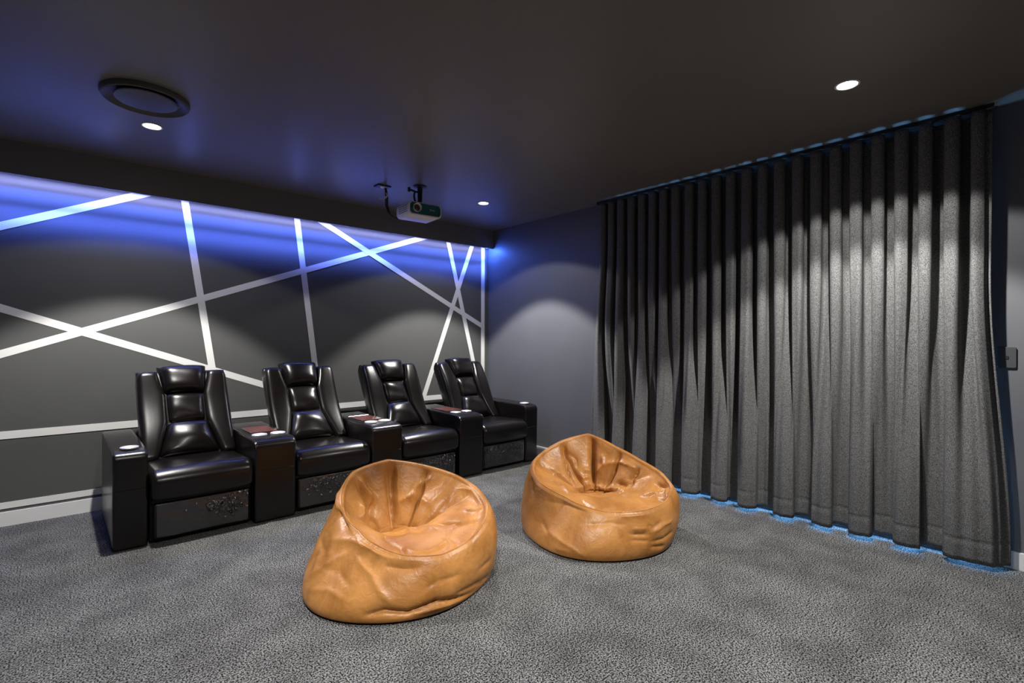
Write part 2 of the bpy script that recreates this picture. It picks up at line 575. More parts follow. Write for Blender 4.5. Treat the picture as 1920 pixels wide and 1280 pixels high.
fc.size = 0.020
fc.extrude = 0.0006
fc.align_x = 'CENTER'
tmp = bpy.data.objects.new('logo_text', fc)
lm = bpy.data.meshes.new_from_object(tmp)
bpy.data.objects.remove(tmp)
lm.materials.append(M_logo)
lo = link(bpy.data.objects.new('logo', lm), pj)
lo.location = (0.062, PY0 - 0.0036, lz - 0.010)
lo.rotation_euler = (math.radians(90), 0, 0)
# bracket
mb = MB()
mb.lathe([(0.0001, -0.001), (0.055, -0.001), (0.055, -0.008), (0.03, -0.012), (0.022, -0.020), (0.019, -0.14), (0.03, -0.142), (0.03, -0.165), (0.0001, -0.165)], 32, (0.03, 0.03))
mb.build('ceiling_mount', M_black, pj)
mb = MB()
mb.tube([(0.03, 0.03, -0.05), (-0.01, 0.03, -0.055), (-0.05, 0.02, -0.05), (-0.08, 0.02, -0.048)], 0.009, 8)
mb.tube([(-0.02, 0.03, -0.06), (-0.035, 0.01, -0.10), (-0.03, 0.0, -0.155)], 0.008, 8)
mb.lathe([(0.0001, -0.030), (0.011, -0.030), (0.011, -0.066), (0.0001, -0.066)], 12, (-0.075, 0.02))
for a in (45, 135, 225, 315):
    ca, sa = math.cos(math.radians(a)), math.sin(math.radians(a))
    mb.tube([(0.03 + 0.02 * ca, 0.03 + 0.02 * sa, -0.160), (0.03 + 0.075 * ca, 0.03 + 0.055 * sa, -0.172), (0.03 + 0.085 * ca, 0.03 + 0.06 * sa, bz1 - 0.003)], 0.007, 8)
mb.build('bracket_arm', M_black, pj)

# ceiling cable plate and cable
pl = empty('cable_plate', (2.075, 3.955, H))
tag(pl, 'small black square cable outlet plate on the ceiling left of the projector', 'outlet plate')
mb = MB(); mb.box((-0.058, -0.042, -0.012), (0.058, 0.042, 0.0)); mb.build('plate', M_black_plastic, pl, smooth=False)
mb = MB(); mb.lathe([(0.0001, -0.020), (0.017, -0.020), (0.024, -0.012)], 20, (0.0, -0.006)); mb.build('grommet', M_white_plastic, pl)
mb = MB()
mb.tube([(2.078, 3.945, H - 0.019), (2.090, 3.935, H - 0.05), (2.105, 3.925, H - 0.085), (2.092, 3.925, H - 0.098), (2.082, 3.93, H - 0.094)], 0.0055, 8)
mb.tube([(2.100, 3.925, H - 0.088), (2.085, 3.92, H - 0.108), (2.060, 3.92, H - 0.122), (2.025, 3.925, H - 0.120)], [0.005, 0.004, 0.003, 0.002], 8)
wt = mb.build('white_cable', M_white_plastic)
tag(wt, 'short white cable end dangling from the black ceiling outlet plate', 'cable')
mb = MB()
for q in range(3):
    o = 0.010 * q
    mb.tube([(2.085 + o * .5, 3.93, H - 0.018 - o * .2), (2.09 + o, 3.93, H - 0.09), (2.085 + o, 3.92, H - 0.17), (2.10 + o, 3.90, H - 0.235 - o), (2.15 + o, 3.885, H - 0.268 - o * .5), (2.20 + o, 3.865, H - 0.262 + o * .3), (2.235 + o * 2, 3.868 - o * 0.3, H - 0.245)], 0.0042, 8)
cb = mb.build('black_cables', M_cable)
tag(cb, 'bundle of black cables drooping from the ceiling outlet plate to the projector back', 'cable')

# ------------------------------------------------------------------ curtain rail and curtain
CX = 3.838
rail = empty('curtain_rail', (CX, 1.66, H))
tag(rail, 'slim black curtain rail fixed to the ceiling along the right wall', 'curtain rail')
mb = MB(); mb.box((-0.011, -1.350, -0.020), (0.011, 1.385, 0.0)); mb.build('track', M_black, rail, smooth=False)
for s, yy in ((-1, -1.356), (1, 1.391)):
    mb = MB(); mb.box((-0.013, yy - 0.006, -0.023), (0.013, yy + 0.006, 0.0)); mb.build('end_cap', M_chrome if s < 0 else M_black, rail, smooth=False)

crest_u = [0.326, 0.42, 0.547, 0.658, 0.777, 0.894, 1.01, 1.124, 1.239, 1.352, 1.477, 1.581, 1.706, 1.82, 1.935, 2.043, 2.162, 2.283, 2.389, 2.494, 2.602, 2.712, 2.825, 2.922, 3.02]
NF = len(crest_u) - 1                                    # folds, near to far
NS, NZ = NF * 30, 70
s = np.linspace(0, NF, NS + 1)
Ytop = np.interp(s, np.arange(NF + 1), crest_u)
# irregular deeper folds at the hem: (s, y) of successive front crests
hem_y = np.array([0.208, 0.45, 0.68, 0.92, 1.13, 1.37, 1.63, 1.83, 2.08, 2.32, 2.56, 2.79, 2.98, 3.16])
hem_s = np.interp(hem_y, crest_u, np.arange(NF + 1))
hem_s[0], hem_s[-1] = 0.0, NF
Ybot = np.interp(s, hem_s, hem_y)
ph_b = np.interp(s, hem_s, np.concatenate([[-0.33], np.arange(len(hem_s) - 2), [len(hem_s) - 2.4]]))
ZT, ZB = H - 0.034, 0.028
zz = np.concatenate([np.linspace(ZT, ZT - 0.09, 4), np.linspace(ZT - 0.10, 0.20, NZ - 12), np.linspace(0.165, 0.15, 3), np.linspace(0.135, ZB, 5)])
rng = np.random.RandomState(3)
fold_amp = np.interp(s, np.arange(NF + 1), 1 + 0.28 * rng.randn(NF + 1).clip(-1.3, 1.3))
drift = np.interp(s, np.arange(NF + 1), rng.randn(NF + 1))
V, Fc = [], []
for iz, z in enumerate(zz):
    b = float(smoothstep(1.65, 0.10, np.array(z))) * 0.95
    bt = float(smoothstep(2.35, 0.9, np.array(z)))
    wob = 0.05 * drift * bt
    th = 2 * np.pi * (np.maximum(s, 0.3) - 0.5 + wob)
    at = 0.052 * (1 + (fold_amp - 1) * bt)
    xt = -at * np.cos(th)
    yt = Ytop + 0.017 * np.sin(2 * th) * (1 - 0.3 * bt)
    tb = 2 * np.pi * ph_b
    xb = -0.068 * np.cos(tb) - 0.012 * np.cos(2 * tb + 1.0) * fold_amp - 0.008 * np.cos(th)
    yb = Ybot + 0.030 * np.sin(2 * tb)
    x = CX + (1 - b) * xt + b * (xb - 0.012) - 0.012 * b
    y = (1 - b) * yt + b * yb
    y = y + 0.06 * float(smoothstep(2.2, 1.0, np.array(z))) * smoothstep(NF - 4, NF, s) * (1 - b)
    # fine vertical ripples running down the cloth
    rip = float(smoothstep(2.45, 1.7, np.array(z)))
    x = x + rip * (0.0045 * np.sin(2 * np.pi * s * 2.73 + 1.3 * drift) * fold_amp + 0.003 * np.sin(2 * np.pi * s * 4.31 + 2.0 + 0.6 * z))
    x = np.minimum(x, XW - 0.018)
    hem = 0.002 if z < 0.155 else 0.0
    if abs(z - 0.150) < 0.004:
        hem = -0.003
    V += list(zip(x - hem, y, np.full_like(x, z)))
n = NS + 1
for i in range(len(zz) - 1):
    for k in range(NS):
        Fc.append((i * n + k, (i + 1) * n + k, (i + 1) * n + k + 1, i * n + k + 1))
cur = mesh_obj('curtain', V, Fc, M_curtain)
sm = cur.modifiers.new('cloth_thickness', 'SOLIDIFY')
sm.thickness = 0.0025
sm.offset = 0
tag(cur, 'full height charcoal wave-fold curtain hanging across the right wall', 'curtain')
Va = np.array(V).reshape(len(zz), n, 3)


def seam_line(name, row, dz):
    mb = MB()
    P = Va[row]
    tang = np.gradient(P[:, :2], axis=0)
    nr = np.stack([-tang[:, 1], tang[:, 0]], 1)
    nr /= np.linalg.norm(nr, axis=1)[:, None]
    nr *= np.sign(-1)
    # room side is the side reached first from -x on the crests
    pts = [(P[k, 0] + sgn * nr[k, 0] * 0.0016, P[k, 1] + sgn * nr[k, 1] * 0.0016, P[k, 2] + dz) for sgn in (1,) for k in range(n)]
    mb.tube(pts, 0.0011, 5)
    mb.build(name, M_stitch, cur)


seam_line('hem_stitching', int(np.argmin(abs(zz - 0.150))), 0.0)
seam_line('heading_stitching', int(np.argmin(abs(zz - (ZT - 0.09)))), 0.0)
for k in range(NF):
    i = int((k + 0.25) * 30)
    y = float(Va[0, i, 1])
    mb = MB(); mb.tube([(CX, y, H - 0.0205), (CX, y, ZT + 0.004), (CX + 0.004, y + 0.003, ZT - 0.012)], 0.0028, 6)
    mb.build('glider', M_chrome, cur)

# wall switch
sw = empty('wall_switch', (XW, 0.2615, 1.157))
tag(sw, 'dark glossy rectangular wall switch beside the right edge of the curtain', 'switch')


def plate_x(x0, x1, hy, hz, r):
    pts = rrect(hy, -hz, hz, r)
    Vp, Fp = [], []
    secs = [(x0, 1.0), (x1 + 0.002, 1.0), (x1, 0.96)]
    m = len(pts)
    for x, sc in secs:
        Vp += [(x, a * sc, b * sc) for a, b in pts]
    for i in range(2):
        for k in range(m):
            k2 = (k + 1) % m
            Fp.append((i * m + k, (i + 1) * m + k, (i + 1) * m + k2, i * m + k2))
    Fp.append(tuple(2 * m + k for k in range(m)))
    return Vp, Fp


mb = MB(); mb.add(*plate_x(0.0, -0.010, 0.0385, 0.058, 0.008)); mb.build('plate', M_switch, sw)
mb = MB(); mb.add(*plate_x(-0.009, -0.0125, 0.008, 0.009, 0.004)); mb.build('button', M_switch_dot, sw)

# ------------------------------------------------------------------ recliners


def pad_x(prof, x0, x1, r, nr=5, nseg=8, crown=0.0):
    """extrude a (y,z) profile along x with rounded ends of radius r"""
    P = np.array(prof, float)
    t = np.roll(P, -1, 0) - np.roll(P, 1, 0)
    nrm = np.stack([t[:, 1], -t[:, 0]], 1)
    nrm /= np.maximum(np.linalg.norm(nrm, axis=1)[:, None], 1e-9)
    area2 = np.sum(P[:, 0] * np.roll(P[:, 1], -1) - np.roll(P[:, 0], -1) * P[:, 1])
    if area2 < 0:
        nrm = -nrm
    secs = []
    for k in range(nr + 1):
        a = math.pi / 2 * k / nr
        secs.append((x0 + r * (1 - math.sin(a)), r * (1 - math.cos(math.pi / 2 - a))))
    secs = [(x0 + r * (1 - math.cos(math.pi / 2 * k / nr)), r * (1 - math.sin(math.pi / 2 * k / nr))) for k in range(nr + 1)]
    mid = [(x0 + r + (x1 - x0 - 2 * r) * k / nseg, 0.0) for k in range(1, nseg)]
    full = secs + mid + [(x0 + x1 - x, o) for x, o in secs[::-1]]
    V, Fc = [], []
    n = len(P)
    for x, o in full:
        u = (2 * (x - x0) / (x1 - x0) - 1)
        c = crown * (1 - u * u)
        Q = P - nrm * (o - c)
        V += [(x, q[0], q[1]) for q in Q]
    for i in range(len(full) - 1):
        for k in range(n):
            k2 = (k + 1) % n
            Fc.append((i * n + k, (i + 1) * n + k, (i + 1) * n + k2, i * n + k2))
    Fc.append(tuple(range(n)))
    Fc.append(tuple((len(full) - 1) * n + k for k in range(n))[::-1])
    if area2 < 0:
        Fc = [f[::-1] for f in Fc]
    return V, Fc


def round_profile(corners, n=7):
    """corners: (y, z, r) polygon with rounded corners"""
    out = []
    m = len(corners)
    for i in range(m):
        p = Vector(corners[i][:2]); r = corners[i][2]
        a = Vector(corners[i - 1][:2]); b = Vector(corners[(i + 1) % m][:2])
        if r <= 0:
            out.append((p.x, p.y)); continue
        da, db = (a - p).normalized(), (b - p).normalized()
        half = da.angle(db) / 2
        d = min(r / math.tan(half), (a - p).length * 0.49, (b - p).length * 0.49)
        q0, q1 = p + da * d, p + db * d
        for k in range(n + 1):
            t = k / n
            q = q0 * (1 - t) ** 2 + p * 2 * t * (1 - t) + q1 * t ** 2
            out.append((q.x, q.y))
    return out


def cushion(quad, tf, tb, fmap, p=5.0, q=0.55, na=26, nb=26, crown=0.0, dimple=0.0, seed=0):
    """plump cushion over a quad [(x,s) bl, br, tr, tl]; tf front thickness, tb back"""
    bl, br, tr, tl = [np.array(c, float) for c in quad]
    ta = np.sin(np.linspace(-math.pi / 2, math.pi / 2, na))
    tbv = np.sin(np.linspace(-math.pi / 2, math.pi / 2, nb))
    V, Fc = [], []
    rg = np.random.RandomState(seed)
    f1, f2, f3 = rg.rand(3) * 6

    def ptat(a, b):
        u, v = (a + 1) / 2, (b + 1) / 2
        return (bl * (1 - u) + br * u) * (1 - v) + (tl * (1 - u) + tr * u) * v
    idx = {}
    for side in (0, 1):
        for j, b in enumerate(tbv):
            for i, a in enumerate(ta):
                edge = i in (0, na - 1) or j in (0, nb - 1)
                if side == 1 and edge:
                    idx[(1, i, j)] = idx[(0, i, j)]
                    continue
                h = ((1 - abs(a) ** p) * (1 - abs(b) ** p)) ** q
                x, sv = ptat(a, b)
                if side == 0:
                    hh = tf * h + crown * (1 - a * a) * (1 - b * b)
                    hh += dimple * h * (math.sin(3.1 * a + f1) * math.sin(2.3 * b + f2) + 0.5 * math.sin(6 * b + f3 + 2 * a))
                else:
                    hh = -tb * h
                idx[(side, i, j)] = len(V)
                V.append(fmap(x, sv, hh))
    for side in (0, 1):
        for j in range(nb - 1):
            for i in range(na - 1):
                f = (idx[(side, i, j)], idx[(side, i + 1, j)], idx[(side, i + 1, j + 1)], idx[(side, i, j + 1)])
                Fc.append(f if side == 0 else f[::-1])
    return V, Fc


YF = 3.72                # front line of the row
CY, CZ = 4.185, 0.425    # crease where seat meets back
DS = Vector((0, 0.498, 0.867))
DN = Vector((0, -0.867, 0.498))


def bmap(ox=0.0, oy=0.0):
    def f(x, sv, h):
        return (x + ox, CY - YF + DS.y * sv + DN.y * h + oy, CZ + DS.z * sv + DN.z * h)
    return f


SWID = 0.571 / 2


def arm_profile(front, back, top, low=0.008):
    return round_profile([(front + 0.008, low, 0.005), (front, top - 0.03, 0.02), (front + 0.012, top, 0.075), (back - 0.02, top + 0.012, 0.05), (back, low, 0.01)])


def arm_profile2(front, back, top, low=0.008):
    return round_profile([(front + 0.01, low, 0.006), (front, top - 0.012, 0.10), (front + 0.10, top, 0.05), (back, top + 0.012, 0.04), (back, low, 0.01)])


def cup_holder(parent, x, y, z, r=0.048):
    mb = MB()
    mb.lathe([(r * 0.80, 0.0), (r * 0.84, 0.004), (r * 0.95, 0.005), (r, 0.003), (r, -0.004)], 36)
    ring = mb.build('cup_holder', M_steel, parent)
    ring.location = (x, y, z)
    mb = MB()
    mb.lathe([(r * 0.82, 0.002), (r * 0.79, 0.0005), (r * 0.3, 0.0003), (0.0004, 0.0003)], 36)
    mb.build('cup_base', M_steel, ring)
    return ring


def arm(parent, name, x0, x1, front, back, top):
    prof = arm_profile2(front, back, top)
    mb = MB(); mb.add(*pad_x(prof, x0, x1, 0.016, crown=0.0))
    a = mb.build(name, M_leather, parent, sharp=60)
    P = np.array(prof)
    sel = [i for i in range(len(P)) if P[i, 1] > 0.02]
    for xx in (x0 + 0.006, x1 - 0.006):
        mb = MB()
        c = P.mean(0)
        pts = []
        for i in sel:
            q = P[i]
            pts.append((xx, q[0] + 0.007 * np.sign(c[0] - q[0]) * (abs(c[0] - q[0]) > 0.35), q[1] - 0.007 * (q[1] > top - 0.06)))
        mb.tube(pts, 0.0042, 6)
        mb.build('piping', M_piping, a)
    mb = MB(); mb.tube([(x0 + 0.018, front + 0.0035, 0.355), (x1 - 0.018, front + 0.0035, 0.355)], 0.0035, 6)
    mb.build('front_seam', M_piping, a)
    return a


def film(parent, y, w, z0, z1, seed):
    rg = np.random.RandomState(seed)
    nx, nz = 130, 60
    xs = np.linspace(-w, w, nx); zs = np.linspace(z0, z1, nz)
    Xg, Zg = np.meshgrid(xs, zs)
    D = 0.0035 + 0.001 * rg.rand(nz, nx)
    for k in range(46):
        cx = rg.uniform(-w, w) if k % 2 else rg.normal(w * (0.5 if seed % 2 else -0.3), w * 0.3)
        cz = rg.normal(z0 + (z1 - z0) * 0.68, 0.03)
        ln = rg.uniform(0.01, 0.04); wd = rg.uniform(0.0018, 0.004); sl = rg.uniform(-0.5, 0.5)
        d = (Xg - cx) - sl * (Zg - cz)
        D += rg.uniform(0.002, 0.0065) * np.exp(-(d / wd) ** 2) * np.exp(-((Zg - cz) / ln) ** 2)
    for k in range(90):
        cx = rg.normal(w * (0.45 if seed % 2 else -0.2), w * 0.32)
        cz = rg.normal(z0 + (z1 - z0) * 0.66, 0.032)
        sl = rg.uniform(-0.6, 0.6)
        D += rg.uniform(0.004, 0.011) * np.exp(-(((Xg - cx) - sl * (Zg - cz)) / rg.uniform(0.003, 0.010)) ** 2) * np.exp(-((Zg - cz) / rg.uniform(0.004, 0.012)) ** 2)
    D += 0.004 * np.sin(Zg * 60 + rg.rand() * 6 + 3 * np.sin(Xg * 9 + seed)) * 0.5
    D = np.maximum(D, 0.002)
    V = [(Xg[j, i], y - D[j, i], Zg[j, i]) for j in range(nz) for i in range(nx)]
    Fc = [(j * nx + i, j * nx + i + 1, (j + 1) * nx + i + 1, (j + 1) * nx + i) for j in range(nz - 1) for i in range(nx - 1)]
    o = mesh_obj('plastic_film', V, Fc, M_film, parent)
    o['label'] = 'clear crinkled protective film'
    return o


def recliner(cx, label, seed, left_arm=False, right_arm=False):
    t = empty('recliner', (cx, YF, 0))
    tag(t, label, 'recliner', 'row of cinema recliners')
    w = SWID
    # base box behind the footrest
    mb = MB(); mb.box((-w + 0.004, 0.06, 0.012), (w - 0.004, 0.80, 0.30))
    mb.build('base', M_leather_dull, t, smooth=False)
    # seat cushion
    prof = round_profile([(0.045, 0.262, 0.02), (-0.018, 0.275, 0.05), (-0.028, 0.40, 0.07), (0.03, 0.448, 0.09), (0.25, 0.437, 0.2), (0.51, 0.430, 0.02), (0.51, 0.27, 0.02)])
    mb = MB(); mb.add(*pad_x(prof, -w, w, 0.035, nr=7, nseg=14, crown=0.012))
    mb.build('seat', M_leather, t, sharp=70)
    # backrest shell
    f = bmap()
    mb = MB(); mb.add(*cushion([(-w + 0.006, -0.04), (w - 0.006, -0.04), (w - 0.004, 0.672), (-w + 0.004, 0.672)], 0.02, 0.125, f, p=14, q=0.35, na=30, nb=30))
    mb.build('backrest', M_leather, t, sharp=80)
    # side bolsters: inner edge follows the centre cushions
    for sg in (-1, 1):
        ss = np.linspace(-0.03, 0.665, 40)
        inner = np.interp(ss, [-0.03, 0.02, 0.25, 0.47, 0.56, 0.665], [0.195, 0.180, 0.118, 0.116, 0.140, 0.160])
        V, Fc = [], []
        na = 22
        al = np.linspace(0, math.pi, na)
        for j, sv in enumerate(ss):
            e = min(1.0, max(0.0, (0.668 - sv) / 0.04)); e = math.sqrt(max(0.0, 1 - (1 - e) ** 2))
            e2 = min(1.0, max(0.0, (sv + 0.032) / 0.03)); e2 = math.sqrt(max(0.0, 1 - (1 - e2) ** 2))
            th = (0.078 + 0.012 * math.sin(sv * 9 + seed)) * max(0.03, e) * max(0.1, e2)
            xi = inner[j]
            tt = max(0.0, (sv - 0.59) / 0.078)
            xo = w - 0.040 * (1 - math.sqrt(max(0.0, 1 - min(1.0, tt) ** 2)))
            for a in al:
                cxx = (xi + xo) / 2 - (xo - xi) / 2 * np.sign(math.cos(a)) * abs(math.cos(a)) ** 0.5
                hh = th * abs(math.sin(a)) ** 0.5 - 0.02
                V.append(f(sg * cxx, sv, hh))
        for j in range(len(ss) - 1):
            for i in range(na - 1):
                q = (j * na + i, j * na + i + 1, (j + 1) * na + i + 1, (j + 1) * na + i)
                Fc.append(q if sg > 0 else q[::-1])
        Fc.append(tuple(range(na))); Fc.append(tuple((len(ss) - 1) * na + k for k in range(na)))
        b = mesh_obj('side_bolster', V, Fc, M_leather, t, True, 75)
        mb = MB()
        mb.tube([f(sg * (w - 0.003), sv, 0.012) for sv in np.linspace(0.0, 0.60, 24)], 0.0045, 6)
        mb.build('piping', M_piping, b)
    mb = MB(); mb.add(*cushion([(-0.128, 0.478), (0.128, 0.478), (0.158, 0.705), (-0.158, 0.705)], 0.088, 0.06, f, p=5, q=0.5, crown=0.012, dimple=0.003, seed=seed))
    mb.build('headrest', M_leather, t, sharp=80)
    mb = MB(); mb.add(*cushion([(-0.114, 0.252), (0.114, 0.252), (0.118, 0.482), (-0.118, 0.482)], 0.048, 0.02, f, p=7, q=0.5, crown=0.012, dimple=0.004, seed=seed + 1))
    mb.build('back_cushion', M_leather, t, sharp=80)
    mb = MB(); mb.add(*cushion([(-0.190, 0.005), (0.190, 0.005), (0.118, 0.258), (-0.118, 0.258)], 0.058, 0.02, f, p=7, q=0.5, crown=0.03, dimple=0.004, seed=seed + 2))
    mb.build('lumbar_cushion', M_leather, t, sharp=80)
    # footrest
    prof = round_profile([(0.022, 0.034, 0.012), (0.016, 0.246, 0.014), (0.07, 0.246, 0.01), (0.07, 0.034, 0.01)])
    mb = MB(); mb.add(*pad_x(prof, -w + 0.018, w - 0.018, 0.012))
    fr = mb.build('footrest', M_leather, t, sharp=60)
    film(fr, 0.016, w - 0.032, 0.040, 0.240, seed)
    mb = MB(); mb.box((-w + 0.01, 0.03, 0.250), (w - 0.01, 0.30, 0.272)); mb.build('front_rail', M_leather_dull, t, smooth=False)
    if left_arm:
        a = arm(t, 'armrest', -w - 0.007 - 0.172, -w - 0.007, 0.024, 0.90, 0.585)
        cup_holder(a, -w - 0.09, 0.135, 0.5905)
    if right_arm:
        a = arm(t, 'armrest', w + 0.007, w + 0.007 + 0.172, 0.024, 0.90, 0.585)
        cup_holder(a, w + 0.09, 0.135, 0.5905)
    return t


def console(cx, label):
    t = empty('console', (cx, YF, 0))
    tag(t, label, 'console', 'consoles between the recliners')
    hw = 0.1345
    arm(t, 'body', -hw, hw, -0.020, 0.80, 0.566)
    z = 0.5735
    mb = MB(); mb.box((-0.085, 0.26, z - 0.01), (0.095, 0.52, z + 0.002)); mb.build('tray', M_tray, t, smooth=False)
    mb = MB()
    mb.tube([(-0.088, 0.523, z + 0.003), (0.098, 0.523, z + 0.003)], 0.0035, 6)
    mb.tube([(-0.088, 0.257, z + 0.001), (-0.088, 0.523, z + 0.003)], 0.0025, 6)
    mb.build('tray_edge', M_chrome, t)
    cup_holder(t, -0.058, 0.16, z - 0.001, 0.050)
    cup_holder(t, 0.066, 0.16, z - 0.001, 0.050)
    return t


PITCH, CX0 = 0.851, 0.714
rl = ['black leather recliner at the left end, with the left armrest beside the white striped wall',
      'second black leather recliner from the left, behind the nearer bean bag',
      'third black leather recliner from the left, between two consoles',
      'black leather recliner at the right end of the row, nearest the far corner']
cl = ['black leather console with red-brown tray between the first and second recliners from the left',
      'black leather console with red-brown tray in the middle of the recliner row',
      'black leather console with red-brown tray beside the rightmost recliner']
for i in range(4):
    recliner(CX0 + PITCH * i, rl[i], i + 1, left_arm=(i == 0), right_arm=(i == 3))
for i in range(3):
    console(CX0 + PITCH * (i + 0.5), cl[i])

# ------------------------------------------------------------------ bean bags


def periodic(a, ang, val):
    """smooth periodic interpolation (angles in degrees)"""
    o = np.argsort(ang)
    A = np.array(ang, float)[o]; Vv = np.array(val, float)[o]
    A3 = np.concatenate([A - 360, A, A + 360]); V3 = np.tile(Vv, 3)
    y = np.interp(np.linspace(-540, 540, 2161), A3, V3)
    k = np.exp(-(np.arange(-24, 25) / 3.5) ** 2); k /= k.sum()
    y = np.convolve(y, k, 'same')
    return np.interp(a, np.linspace(-540, 540, 2161), y)


def bez(P0, P1, P2, P3, t):
    t = t[:, None]
    return P0 * (1 - t) ** 3 + 3 * P1 * t * (1 - t) ** 2 + 3 * P2 * t * t * (1 - t) + P3 * t ** 3


# BEANFORM
def bean_form(cx, cy, Rb, rim, seams, foot, seed):
    """stuffed form of the bag on a polar grid: base, outer wall, rolled rim, hollow seat"""
    view = math.degrees(math.atan2(-cy, -cx))
    NA = 216
    ang = np.linspace(-180, 180, NA, endpoint=False)
    rr = periodic(ang, [q[0] for q in rim], [q[1] for q in rim])
    rz = periodic(ang, [q[0] for q in rim], [q[2] for q in rim])
    fr, fz, fa = foot           # distance of seat centre, its height, its direction (deg)
    rg = np.random.RandomState(seed)
    n_base, n_out, n_rim, n_in = 6, 44, 6, 40
    rows = []
    cxl, cyl = fr * math.cos(math.radians(fa)), fr * math.sin(math.radians(fa))
    cols, steeps = [], []
    for k in range(NA):
        a = math.radians(ang[k])
        ca, sa = math.cos(a), math.sin(a)
        r1, z1 = rr[k], rz[k]
        Rk = Rb * (1 + 0.02 * math.sin(3 * a + seed) + 0.012 * math.sin(5 * a + 2 * seed))
        base = np.stack([np.linspace(0.02, Rk * 0.93, n_base), np.full(n_base, 0.004)], 1)
        lean = r1 / Rb
        P0 = np.array([Rk * 0.985, 0.008]); P1 = np.array([Rk * 1.055, 0.05 + 0.08 * z1])
        P2 = np.array([r1 * 0.9 + Rk * 0.2 * lean + 0.01, z1 * 0.72]); P3 = np.array([r1 + 0.006, z1 - 0.012])
        out = bez(P0, P1, P2, P3, np.linspace(0, 1, n_out))
        base3 = np.stack([base[:, 0] * ca, base[:, 0] * sa, base[:, 1]], 1)
        out3 = np.stack([out[:, 0] * ca, out[:, 0] * sa, out[:, 1]], 1)
        # rim roll: outward tangent then inwards
        ti = np.array([cxl - r1 * ca, cyl - r1 * sa]); dl = np.linalg.norm(ti); ti /= dl
        rl_ = []
        for j in range(n_rim):
            th = math.pi * (j + 1) / (n_rim + 1)
            off = 0.014 * (1 - math.cos(th))
            rl_.append((r1 * ca + ti[0] * off, r1 * sa + ti[1] * off, z1 - 0.012 + 0.014 * math.sin(th)))
        rim3 = np.array(rl_)
        # interior: steep padded wall at the back, a plump seat running up to the front and side rims
        steep = float(smoothstep(0.36, 0.47, np.array(z1)))
        pit = min(0.10 + 0.03 * (1 - steep), dl * 0.5)
        start = np.array([r1 * ca + ti[0] * 0.030, r1 * sa + ti[1] * 0.030, z1 - 0.016])
        footp = np.array([cxl - ti[0] * pit, cyl - ti[1] * pit, fz - 0.004 + 0.03 * (1 - steep)])
        ctr = np.array([cxl, cyl, fz + 0.01])
        d = footp - start
        flat = np.array([ti[0], ti[1], 0])
        m1 = start + d * np.array([0.16, 0.16, 0.30]) * steep + (flat * 0.05 + np.array([0, 0, -0.045 - 0.10 * (z1 - 0.25)])) * (1 - steep)
        m2 = footp + (-flat * 0.03 + np.array([0, 0, 0.07])) * steep + (-flat * 0.42 * np.linalg.norm(d[:2]) + np.array([0, 0, 0.055 + 0.35 * (z1 - 0.25)])) * (1 - steep)
        ni = int(n_in * 0.78)
        wall = bez(start, m1, m2, footp, np.linspace(0, 1, ni))
        tt = np.linspace(0, 1, n_in - ni + 1)[1:] * 0.97
        seat = footp + (ctr - footp) * tt[:, None]
        steeps.append(steep)
        cols.append(np.concatenate([base3, out3, rim3, wall, seat]))
    G = np.array(cols)                 # (NA, NR, 3)
    NR = G.shape[1]
    i_rim = n_base + n_out
    i_in = i_rim + n_rim
    # seams of the inner panels: grooves from rim to seat with plump panels between
    tin = np.clip((np.arange(NR) - i_in) / (n_in - 1.0), 0, 1)
    depth_w = np.where(np.arange(NR) >= i_rim, np.sin(np.clip(tin / 0.85, 0, 1) * math.pi) ** 0.8 * 1.0 , 0)
    nrmx = np.zeros_like(G)
    da = np.roll(G, -1, 0) - np.roll(G, 1, 0)
    dr = np.zeros_like(G); dr[:, 1:-1] = G[:, 2:] - G[:, :-2]; dr[:, 0] = G[:, 1] - G[:, 0]; dr[:, -1] = G[:, -1] - G[:, -2]
    nrmx = np.cross(da, dr); nrmx /= np.maximum(np.linalg.norm(nrmx, axis=2)[..., None], 1e-9)
    sa_ = np.sort(np.array(seams, float))
    dist = np.min(np.abs((ang[:, None] - sa_[None] + 180) % 360 - 180), axis=1)
    gaps = []
    for a in ang:
        d = (a - sa_) % 360; e = (sa_ - a) % 360
        lo, hi = d.min(), e.min()
        gaps.append(math.sin(math.pi * lo / max(lo + hi, 1e-6)))
    gaps = np.array(gaps)
    disp = (-0.026 * np.exp(-(dist / 3.0) ** 2) + 0.020 * gaps ** 0.7) * (0.25 + 0.75 * np.array(steeps))
    G = G + nrmx * (disp[:, None] * depth_w[None])[..., None]
    return view, ang, G, nrmx, n_base, i_rim, i_in, NA, NR
# ENDFORM


